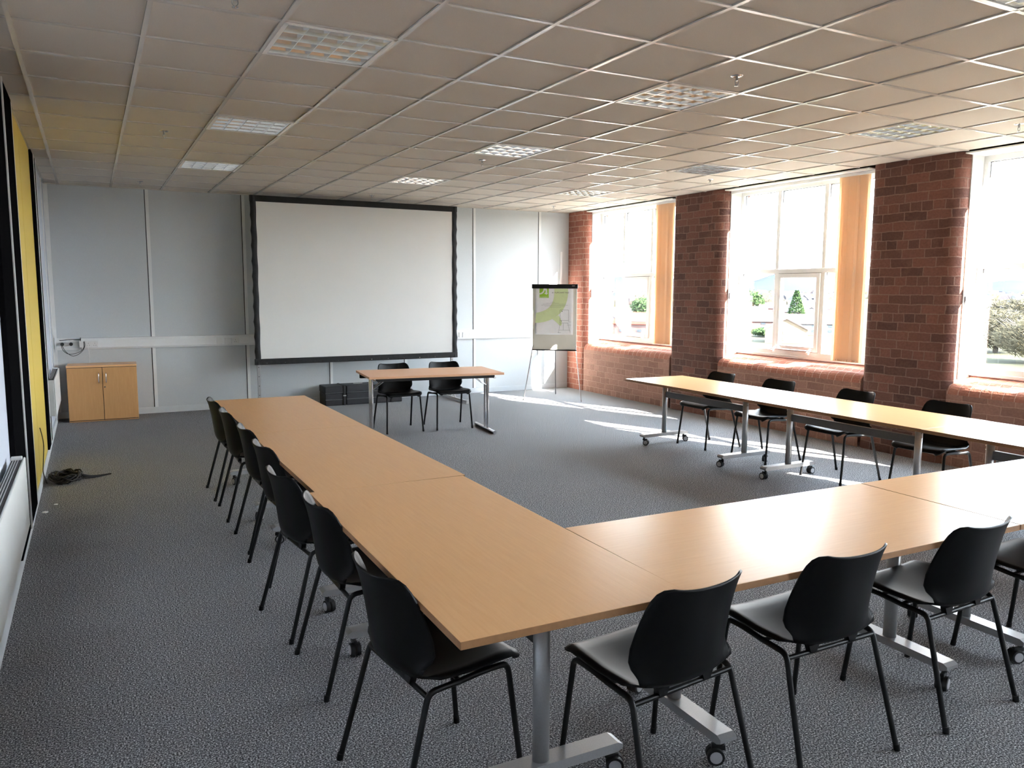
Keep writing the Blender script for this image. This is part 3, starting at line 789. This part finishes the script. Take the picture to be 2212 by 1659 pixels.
for xx in (1.098, 4.00):
    l = MB(); l.box(xx-.019, xx+.019, .013, .045, .06, z1-.05, .003); lg = l.build('stand_post', 'silver_paint', t)
    h = MB()
    for k in range(5): h.cyl((xx, .0125, .10+.13*k), (xx, .0135, .10+.13*k), .006, 8)
    h.build('post_holes', 'dark_gap', lg)
    f = MB(); f.box(xx-.018, xx+.018, -.55, .46, .012, .050, .004)
    f.tube([(xx-.0, -.10, .05), (xx, .01, .19), (xx, .14, .05)], .008, 8); f.box(xx-.02, xx+.02, -.56, -.53, .0, .055, .003); f.box(xx-.02, xx+.02, .44, .47, .0, .055, .003)
    f.build('stand_foot', 'silver_paint', t)

# ------------------------------------------------------------------ equipment cases under the screen
def make_case(xc, w_, label, hd=False):
    t = thing('equipment_case', label, 'case', (xc, 7.40, 0), 0, 'black equipment cases under the screen')
    m = MB(); m.box(-w_/2, w_/2, -.17, .17, .0, .175, .010); body = m.build('body', 'case_plastic', t)
    m = MB(); m.box(-w_/2-.004, w_/2+.004, -.175, .175, .185, .285, .012); m.build('lid', 'case_plastic', t)
    m = MB(); m.box(-w_/2+.004, w_/2-.004, -.163, .163, .172, .190); m.build('seam', 'case_black', t)
    m = MB()
    for z in (.088, .188): m.box(-w_/2-.002, w_/2+.002, -.180, -.166, z-.004, z+.004, .002)
    m.build('rib', 'wheel_dark' if 'wheel_dark' in MATS else 'grey_paint', t)
    return t, w_
tc, w_ = make_case(2.195, .30, 'small black plastic equipment case, left of the pair by the wall')
MB().box(.112, .146, -.188, .165, .0, .292, .004).build('strap', 'case_black', tc); MB().box(.105, .152, -.194, -.186, .135, .152, .002).build('buckle', 'silver_paint', tc)
tc, w_ = make_case(2.79, .86, 'long black plastic equipment case, right of the pair by the wall')
for xx in (.27,): MB().box(xx-.02, xx+.02, -.186, .165, .0, .290, .004).build('strap', 'case_black', tc)
MB().box(-.28, -.14, -.02, .005, .290, .300, .003).build('handle', 'silver_paint', tc)
MB().cyl((.405, -.182, .075), (.405, -.176, .075), .010, 12).build('latch', 'chrome', tc)

# ------------------------------------------------------------------ flipchart
uv_ = Vector((.804, -.595, 0)); nn = Vector((-.595, -.804, 0))
t = thing('flipchart_easel', 'grey board flipchart easel on three thin legs in the far corner', 'flipchart', (4.93, 6.50, 0), math.atan2(-.595, .804))
# local: x along the board, -y towards the room
xa, xb, za, zb = .125, .800, .785, 1.755; yo = .10
MB().box(xa, xb, yo-.008, yo+.008, za, zb, .002).build('board', 'board_cream', t)
MB().box(xa-.014, xb+.014, yo-.026, yo+.012, zb-.035, zb+.030, .005).build('clamp_bar', 'black_metal', t)
MB().box(xa-.004, xb+.004, yo-.020, yo+.010, za-.014, za+.004, .003).build('pen_tray', 'black_metal', t)
for s_, (fx, tx) in enumerate(((0., xa+.03), (.891, xb-.03))):
    m = MB(); m.tube([(fx, 0, 0), (tx, yo+.016, 1.0), (tx, yo+.018, 1.5)], .0075, 10, .05); m.cyl((fx, 0, 0), (fx+(tx-fx)*.03, .003, .03), .011, 10)
    m.build('leg', 'chrome', t)
m = MB(); m.tube([((.845*.804+.44*-.595), (.845*.595+.44*.804), 0), (.46, yo+.03, 1.35)], .0075, 10); m.build('leg', 'grey_paint', t)
tm = MB(); tm.box(xb-.075, xb-.03, yo-.0268, yo-.0258, zb+.002, zb+.008); tm.build('maker_mark', 'print_white', t)
# the pad on it
px0, px1, pz0, pz1 = .165, .745, 1.018, 1.722
p = thing('flipchart_pad', 'paper flipchart pad with green printed cover hanging on the easel', 'paper pad', (4.93, 6.50, 0), math.atan2(-.595, .804))
yp = yo-.017
def padpt(u, v, dy=0.):  # u,v 0..1 from the top left
    curl = .006*math.sin(9*v+2*u)*v+.004*math.sin(23*v+5*u)*v
    return (px0+(px1-px0)*u, yp-.001-abs(curl)-dy, pz1-(pz1-pz0)*v)
m = MB(); NU, NV = 14, 28
vs = [padpt(a/NU, b_/NV) for b_ in range(NV+1) for a in range(NU+1)]
bk = [(q[0], yp+.008, q[2]) for q in vs]; o_ = len(vs); n1 = NU+1
fs = [(b_*n1+a, b_*n1+a+1, (b_+1)*n1+a+1, (b_+1)*n1+a) for b_ in range(NV) for a in range(NU)]
fs += [(o_+f[0], o_+f[3], o_+f[2], o_+f[1]) for f in fs]
bd = [a for a in range(n1)]+[b_*n1+NU for b_ in range(1, NV+1)]+[NV*n1+a for a in range(NU-1, -1, -1)]+[b_*n1 for b_ in range(NV-1, 0, -1)]
fs += [(bd[i], bd[(i+1) % len(bd)], o_+bd[(i+1) % len(bd)], o_+bd[i]) for i in range(len(bd))]
m.add(vs+bk, fs, smooth=True); m.build('pages', 'paper', p)
def decal(poly, name, mt, dy=.0012, sub=0):
    """flat print that follows the sheet: ribbon of quads between two edge curves"""
    m = MB(); A, B = poly; n_ = len(A); K = 6; vs = []
    for i in range(n_):
        for k in range(K+1):
            s_ = k/K; vs.append(padpt(A[i][0]*(1-s_)+B[i][0]*s_, A[i][1]*(1-s_)+B[i][1]*s_, dy))
    m.add(vs, [(i*(K+1)+k, i*(K+1)+k+1, (i+1)*(K+1)+k+1, (i+1)*(K+1)+k) for i in range(n_-1) for k in range(K)], smooth=True)
    return m.build(name, mt, p, fix=False)
# big pale green swoosh of the cover
def bez(p0, p1, p2, p3, n_=24):
    return [tuple(p0[i]*(1-t_)**3+3*p1[i]*t_*(1-t_)**2+3*p2[i]*t_*t_*(1-t_)+p3[i]*t_**3 for i in (0, 1)) for t_ in [k/n_ for k in range(n_+1)]]
decal((bez((.50, .0), (.52, .30), (.42, .48), (.02, .53)), bez((.86, .0), (.90, .40), (.62, .73), (.0, .75))), 'printed_swoosh', 'paper_green')
decal(([(.46, .66), (.52, .70), (.60, .755), (.66, .805)], [(.62, .58), (.68, .66), (.705, .72), (.70, .79)]), 'printed_swoosh', 'paper_green', .0014)
lg = decal(([(.11, .0), (.11, .07), (.11, .14), (.11, .205)], [(.355, .0), (.355, .07), (.355, .14), (.355, .205)]), 'printed_logo', 'print_green', .0018)
# white letter Q shape inside the logo
decal((bez((.105, .132), (.18, .135), (.25, .10), (.255, .0), 14), bez((.105, .104), (.17, .10), (.215, .07), (.218, .0), 14)), 'printed_letter', 'print_white', .0026)
decal(([(.235, .115), (.275, .125), (.30, .14)], [(.275, .085), (.31, .095), (.335, .10)]), 'printed_letter', 'print_white', .0028)
decal(([(.225, .0), (.27, .05), (.275, .10)], [(.30, .0), (.315, .05), (.31, .10)]), 'printed_letter', 'print_white', .0027)
def words(txt, u, v, size, mt, name='printed_text'):
    cu = bpy.data.curves.new('words', 'FONT'); cu.body = txt; cu.size = size; cu.align_x = 'LEFT'
    ob = bpy.data.objects.new('words', cu); COL.objects.link(ob)
    dg = bpy.context.evaluated_depsgraph_get(); me = bpy.data.meshes.new_from_object(ob.evaluated_get(dg))
    bpy.data.objects.remove(ob); 
    q = padpt(u, v, .004)
    o = bpy.data.objects.new(name, me); COL.objects.link(o); o.parent = p
    o.rotation_euler = (PI/2, 0, 0); o.location = q; me.materials.clear(); me.materials.append(MATS[mt]); return o
words('Q-CONNECT', .118, .198, .0205, 'print_white')
words('A1 FLIPCHART PAD', .44, .105, .030, 'print_dark')
# lines of small print and the drawn easel
def bar(u0, v0, u1, v1, w_, mt='print_grey'):
    dx, dv = u1-u0, (v1-v0)*1.214; l = math.hypot(dx, dv); ox, ov = -dv/l*w_/2, dx/l*w_/2/1.214; n_ = 6
    A = [(u0+dx*k/n_+ox, v0+(v1-v0)*k/n_+ov) for k in range(n_+1)]; B = [(u0+dx*k/n_-ox, v0+(v1-v0)*k/n_-ov) for k in range(n_+1)]
    return A, B
pr2 = MB()
def ink(u0, v0, u1, v1, w_):
    A, B = bar(u0, v0, u1, v1, w_); vs = [padpt(a[0], a[1], .0030) for a in A]+[padpt(b_[0], b_[1], .0030) for b_ in B]; n_ = len(A)
    pr2.add(vs, [(i, i+1, n_+i+1, n_+i) for i in range(n_-1)])
for (u0, u1, v) in ((.40, .52, .297), (.30, .62, .318), (.20, .82, .338), (.16, .86, .362), (.25, .80, .385), (.40, .68, .405)): ink(u0, v, u1, v, .003)
for a in ((.655, .465, .885, .465), (.655, .465, .655, .745), (.885, .465, .885, .72), (.655, .745, .885, .745), (.655, .69, .885, .69)): ink(*a, .005)
for a in ((.665, .75, .62, .96), (.745, .75, .745, .90), (.865, .75, .93, .95), (.63, .90, .92, .90), (.60, .955, .68, .955)): ink(*a, .004)
ink(.70, .485, .72, .50, .018); ink(.685, .705, .705, .705, .015); ink(.90, .72, .96, .72, .003); ink(.85, .79, .95, .79, .003)
pr2.build('printed_drawing', 'print_dark', p, fix=False)

# ------------------------------------------------------------------ bits on the carpet
t = thing('cable_bundle', 'tangled bundle of black cable on the carpet below the yellow panel', 'cable', (-1.20, 3.78, 0))
m = MB(); rr = random.Random(3)
for k in range(15):
    a = .20+.10*rr.random(); b_ = .07+.05*rr.random(); hz = .012+.05*rr.random(); ox, oy = -.02+.05*rr.random(), .06*rr.random()-.03; ph = rr.random()*6
    pts = []
    for i in range(17):
        q = 2*PI*i/16+ph
        x = ox+.145*math.cos(q)*(.6+.6*rr.random()*.3)+.01; y = oy+a*.62*math.sin(q); z = max(.007, hz+.02*math.sin(3*q+ph))
        pts.append((max(x, -.14), y, z))
    m.tube(pts, .0065, 7)
for k in range(6):
    oy = rr.random()*.10-.05
    m.tube([(.05, oy, .03+.01*k), (.14, oy*.6-.03, .02+.006*k), (.22, -.02+.01*k, .012), (.30+.015*k, .02+.01*k, .010)], .006, 7, .05)
m.build('coiled_cable', 'rubber', t)
MB().tube([(-.152, -.10, .50), (-.15, .02, .44), (-.15, .20, .34), (-.15, .24, .27), (-.15, .10, .21), (-.148, -.15, .12), (-.12, -.20, .03)], .0038, 8, .08).build('power_lead', 'rubber', t)
for (x, y, s_, lb) in ((-1.30, 2.69, 1.0, 'small white paper scrap on the carpet, nearer one by the left wall'), (-1.235, 2.91, .7, 'tiny white paper scrap on the carpet, farther one by the left wall')):
    m = MB(); m.prism([(x-.02*s_, y-.012*s_), (x+.004, y-.02*s_), (x+.022*s_, y), (x+.012*s_, y+.016*s_), (x-.014*s_, y+.012*s_)], 2, 0, .006*s_)
    tag(m.build('paper_scrap', 'paper'), lb, 'scrap', 'paper scraps on the carpet')

# ------------------------------------------------------------------ outside: town below the windows
ZG = -11.
structure(MB().box(7.5, 4000, -2500, 5000, ZG-.5, ZG).build('ground', 'grass_out'), 'fields and gardens far below the windows', 'ground')
def hill(name, az0, az1, dist, elf, label, base=0.):
    m = MB(); n_ = 60; vs = []
    for i in range(n_+1):
        s_ = i/n_; az = D(az0+(az1-az0)*s_); el = elf(s_); h = dist*math.tan(D(el))
        for (q, hh) in ((.80, 0), (.88, .45), (.95, .85), (1., 1.), (1.2, .6)):
            vs.append((dist*q*math.sin(az), dist*q*math.cos(az), ZG-2+(h+13-1)*hh+math.sin(i*1.7+q*9)*dist*.0004*hh))
    m.add(vs, [(i*5+k, (i+1)*5+k, (i+1)*5+k+1, i*5+k+1) for i in range(n_) for k in range(4)], smooth=True)
    structure(m.build(name, 'hill_out'), label, 'hill')
hill('hills', 30, 75, 2600, lambda s_: .25+1.25*math.exp(-((30+45*s_-47.8)/3.3)**2)+1.2*math.exp(-((30+45*s_-37)/3.2)**2)+.52*math.exp(-((30+45*s_-60)/2.6)**2)+.5*math.exp(-((30+45*s_-68)/4)**2), 'pale blue hills on the horizon')
hr = random.Random(11)
def house(x, y, rz, L_, W_, hw, hr_, wall, roof, label, nw=3, chim=True, solar=False):
    """ridge along local x, gables at the ends"""
    hw *= .68; hr_ *= .72; L_ *= .9; W_ *= .9
    t = thing('house', label, 'house', (x, y, ZG), D(rz), 'houses below the windows')
    m = MB(); m.box(-L_/2, L_/2, -W_/2, W_/2, 0, hw)
    for s_ in (-1, 1):
        e = .02; xx = s_*(L_/2-.1)
        m.prism([(-W_/2, hw), (W_/2, hw), (0, hw+hr_)], 0, min(xx, xx+s_*.1), max(xx, xx+s_*.1))
    wl = m.build('wall', wall, t)
    r_ = MB(); k = .35
    for s_ in (-1, 1):
        r_.prism([(s_*(W_/2+k), hw-k*hr_/(W_/2)), (0, hw+hr_), (0, hw+hr_+.22), (s_*(W_/2+k), hw-k*hr_/(W_/2)+.22)], 0, -L_/2-.3, L_/2+.3)
    ro = r_.build('roof', roof, t)
    if chim: MB().box(L_*.3-.5, L_*.3+.5, -.45, .45, hw+hr_*.6, hw+hr_+1.2).build('chimney', wall, t)
    for s_ in (-1, 1):
        for q in range(nw):
            xx = -L_/2+(q+.5)*L_/nw
            for zz in ((.7, 1.5), (2.2, 2.9)) if hw > 3.1 else ((.6, 1.4),):
                MB().box(xx-.7, xx+.7, s_*W_/2-.06, s_*W_/2+.06, zz[0], zz[1]).build('window', 'glass_dark', t)
        for zz in ((.7, 1.5), (2.2, 2.9)) if hw > 3.1 else ((.6, 1.4),):
            MB().box(s_*L_/2-.06, s_*L_/2+.06, -.8, .8, zz[0], zz[1]).build('window', 'house_white', t)
    if solar:
        s2 = MB(); s2.prism([(-W_/2*.85, hw+hr_*.15+.25), (-W_/2*.15, hw+hr_*.85+.25), (-W_/2*.15, hw+hr_*.85+.35), (-W_/2*.85, hw+hr_*.15+.35)], 0, -L_*.3, L_*.2); s2.build('solar_panel', 'solar_blue', t)
    return t
HS = [ # x, y, rz, L, W, wall height, roof height, wall, roof, label
 (176, 163, 48, 12, 9.5, 2.6, 3.3, 'house_white', 'roof_pink', 'white gabled house low in the middle window, left pane'),
 (190, 184, -42, 14, 9, 4.9, 3.6, 'house_brick', 'roof_pink', 'brown gabled house just behind the white gable'),
 (246, 247, -44, 16, 9, 5, 4, 'house_brick', 'roof_pink', 'dusky pink gabled house at the left of the middle window'),
 (154, 140.5, 44, 12, 11, 4.9, 3.6, 'house_orange', 'roof_pink', 'orange walled house in the opening pane of the middle window'),
 (190, 164, -40, 15, 9, 4.9, 3.4, 'house_white', 'roof_pink', 'long roofed house right of the conifer'),
 (232, 198, -52, 14, 9, 5, 3.8, 'house_brick', 'roof_pink', 'gabled house above the long roof right of the conifer'),
 (262, 228, 40, 13, 9, 5, 4, 'house_white', 'roof_pink', 'white gabled house beyond the conifer'),
 (290, 262, -45, 22, 9, 5, 4, 'house_brick', 'roof_slate', 'long slate roofed terrace beyond the conifer'),
 (300, 245, 44, 12, 9, 5, 4, 'house_white', 'roof_slate', 'white gable right of the slate terrace'),
 (335, 326, -44, 24, 10, 5, 4, 'house_brick', 'roof_pink', 'terrace roof at the back left of the middle window'),
 (350, 300, -44, 26, 10, 5, 4, 'house_brick', 'roof_pink', 'terrace roof at the back right of the middle window'),
 (285, 292, 46, 13, 9, 5, 4, 'house_white', 'roof_pink', 'white gable at the back left of the middle window'),
 (345, 207, 58, 13, 11, 5, 4, 'house_white', 'roof_pink', 'white gabled house in the right hand window'),
 (420, 250, -30, 20, 10, 6, 5, 'house_brick', 'roof_slate', 'dark slate roofed house behind the trees in the right hand window'),
 (330, 176, -25, 20, 10, 5, 5, 'house_brick', 'roof_pink', 'pinkish roof among the bare trees in the right hand window'),
 (146, 188, -54, 18, 12, 4.4, 4.4, 'house_brick', 'roof_red', 'red roofed building with solar panels in the far window'),
 (200, 250, 50, 14, 10, 5, 4.5, 'house_white', 'roof_slate', 'white house behind the bush in the far window'),
 (150, 210, 30, 12, 9, 5, 4, 'house_white', 'roof_slate', 'white gabled house at the left of the far window'),
 (400, 390, -44, 30, 10, 5, 4, 'house_brick', 'roof_pink', 'distant terrace left of centre in the middle window'),
 (450, 395, -48, 34, 10, 5, 4, 'house_white', 'roof_slate', 'distant white terrace in the middle window'),
]
for k, h in enumerate(HS): house(*h, solar=('solar' in h[9]))
def tree(x, y, R_, H_, kind, label, n_=1400, seed=1, name='tree', shape='round'):
    rr = random.Random(seed); t = thing(name, label, 'tree', (x, y, ZG), 0, 'trees below the windows')
    m = MB(); m.tube([(0, 0, 0), (.1, 0, H_*.5), (0, .1, H_*.8)], [R_*.07, R_*.05, R_*.02], 8)
    if kind == 'foliage_brown':
        for k in range(34):
            a = rr.random()*6.28; e = .5+rr.random()*.9; l = R_*(.7+.5*rr.random()); z = H_*(.15+.4*rr.random())
            p2 = (math.cos(a)*l*.5, math.sin(a)*l*.5, z+l*math.sin(e)*.5); p3 = (math.cos(a+.3)*l, math.sin(a+.3)*l, min(H_, z+l*math.sin(e)*1.2))
            m.tube([(0, 0, z), p2, p3], [.12, .08, .03], 5)
    m.build('trunk', 'bark', t)
    f = MB()
    tw = kind == 'foliage_brown'
    for k in range(n_*3 if tw else n_*2):
        while True:
            u = Vector((rr.uniform(-1, 1), rr.uniform(-1, 1), rr.uniform(-1, 1)))
            if .45 < u.length < 1: break
        if shape == 'cone':
            zz = rr.random()**1.3; a = rr.random()*6.28; r_ = R_*(1-zz*.85)*(.75+.3*rr.random()); c_ = Vector((r_*math.cos(a), r_*math.sin(a), H_*(.08+.92*zz)))
        else: c_ = Vector((u.x*R_, u.y*R_, H_*.55+u.z*H_*.45))
        s_ = R_*(.07+.08*rr.random()); a = Vector((rr.uniform(-1, 1), rr.uniform(-1, 1), rr.uniform(-1, 1))).normalized(); b_ = a.orthogonal().normalized()
        if tw: a = (a+Vector((c_.x/R_, c_.y/R_, .8))).normalized()*1.2; b_ = a.orthogonal().normalized()*.10
        else: a *= .6; b_ *= .6
        f.add([c_-a*s_, c_+b_*s_, c_+a*s_, c_-b_*s_], [(0, 1, 2, 3)])
    f.build('foliage', kind, t, fix=False)
tree(201, 180.5, 4.0, 13, 'foliage_green', 'dense green conifer among the houses in the middle window', 1500, 1, 'conifer', 'cone')
tree(308, 312, 9, 14, 'foliage_green', 'loose green tree at the left of the middle window', 900, 2)
tree(345, 338, 9, 9, 'foliage_brown', 'brownish tree beyond the houses, left in the middle window', 700, 3)
tree(214, 278, 6, 10, 'foliage_green', 'bushy green tree in the far window', 900, 4)
tree(232, 302, 7, 12, 'foliage_brown', 'brown tree in the far window', 600, 5)
tree(168, 96, 8, 9, 'foliage_brown', 'bare spreading tree in the right hand window, nearest', 1300, 6)
tree(215, 119, 11, 11, 'foliage_brown', 'bare tree behind the nearest one in the right hand window', 1400, 7)
tree(150, 78, 7, 8, 'foliage_brown', 'bare tree at the bottom right of the right hand window', 1200, 8)
tree(250, 128, 12, 10, 'foliage_brown', 'wide bare tree towards the right edge of the right hand window', 1400, 9)
tree(167, 159, 5, 2.5, 'foliage_green', 'low hedge at the foot of the middle window view', 700, 10)
tree(300, 190, 9, 9, 'foliage_brown', 'brown tree beside the white gable in the right hand window', 900, 12)
# the haze of distant roofs and woods: nobody could count them
m = MB(); rr = random.Random(5)
for k in range(1500):
    az = D(rr.uniform(28, 72)); d_ = rr.uniform(640, 1600); x, y = d_*math.sin(az), d_*math.cos(az); L_ = rr.uniform(5, 16); h = rr.uniform(3, 8)*(1+d_/1500)
    m.xf = Matrix.Translation((x, y, ZG)) @ RZ(rr.uniform(0, 180)); m.m = rr.choice((0, 0, 1, 2, 3))
    m.prism([(-L_/2, 0), (L_/2, 0), (L_/2, h*.6), (0, h), (-L_/2, h*.6)], 1, -L_/2, L_/2)
m.xf = None
tag(m.build('distant_town', ['town_out', 'roof_pink', 'house_white', 'foliage_brown'], fix=False), 'hazy spread of distant roofs and woods below the hills', 'town', kind='stuff')

# ------------------------------------------------------------------ light
W = bpy.data.worlds.new('sky'); S.world = W; W.use_nodes = True
nt = W.node_tree; N = nt.nodes; L = nt.links; bg = N['Background']
tc = N.new('ShaderNodeTexCoord'); sp = N.new('ShaderNodeSeparateXYZ'); L.new(tc.outputs['Generated'], sp.inputs[0])
r = N.new('ShaderNodeValToRGB'); L.new(sp.outputs['Z'], r.inputs['Fac'])
e = r.color_ramp.elements; e[0].position = 0; e[0].color = (.92, .96, 1, 1); e[1].position = .6; e[1].color = (.66, .82, 1, 1)
L.new(r.outputs['Color'], bg.inputs['Color']); bg.inputs['Strength'].default_value = 7.0
sd = bpy.data.lights.new('sun', 'SUN'); sd.energy = 42; sd.angle = D(.53); sd.color = (1, .93, .84)
so = bpy.data.objects.new('sun', sd); COL.objects.link(so)
so.rotation_euler = Vector((-.44, 1, -.603)).to_track_quat('-Z', 'Y').to_euler()
so.location = (20, -40, 30)

# ------------------------------------------------------------------ camera
f, yaw, pit, rol = 1712.98, D(27.937), D(6.736), D(-.225)
fw = Vector((math.sin(yaw)*math.cos(pit), math.cos(yaw)*math.cos(pit), -math.sin(pit)))
rt = Vector((math.cos(yaw), -math.sin(yaw), 0)); dn = fw.cross(rt)
r2 = rt*math.cos(rol)+dn*math.sin(rol); d2 = -rt*math.sin(rol)+dn*math.cos(rol)
cd = bpy.data.cameras.new('camera'); cd.sensor_width = 36; cd.lens = f/2212*36; cd.clip_end = 8000; cd.clip_start = .05
co = bpy.data.objects.new('camera', cd); COL.objects.link(co)
Mx = Matrix((( r2.x, -d2.x, -fw.x, -.918), (r2.y, -d2.y, -fw.y, -4.151), (r2.z, -d2.z, -fw.z, 1.69), (0, 0, 0, 1)))
co.matrix_world = Mx
S.camera = co
S.view_settings.view_transform = 'Standard'; S.view_settings.look = 'None'; S.view_settings.gamma = 1; S.view_settings.use_curve_mapping = False
S.view_settings.exposure = 2.10
S.cycles.max_bounces = 10; S.cycles.diffuse_bounces = 7; S.cycles.glossy_bounces = 4; S.cycles.transparent_max_bounces = 12
S.cycles.sample_clamp_indirect = 6; S.cycles.caustics_reflective = False; S.cycles.caustics_refractive = False
S.cycles.use_denoising = True
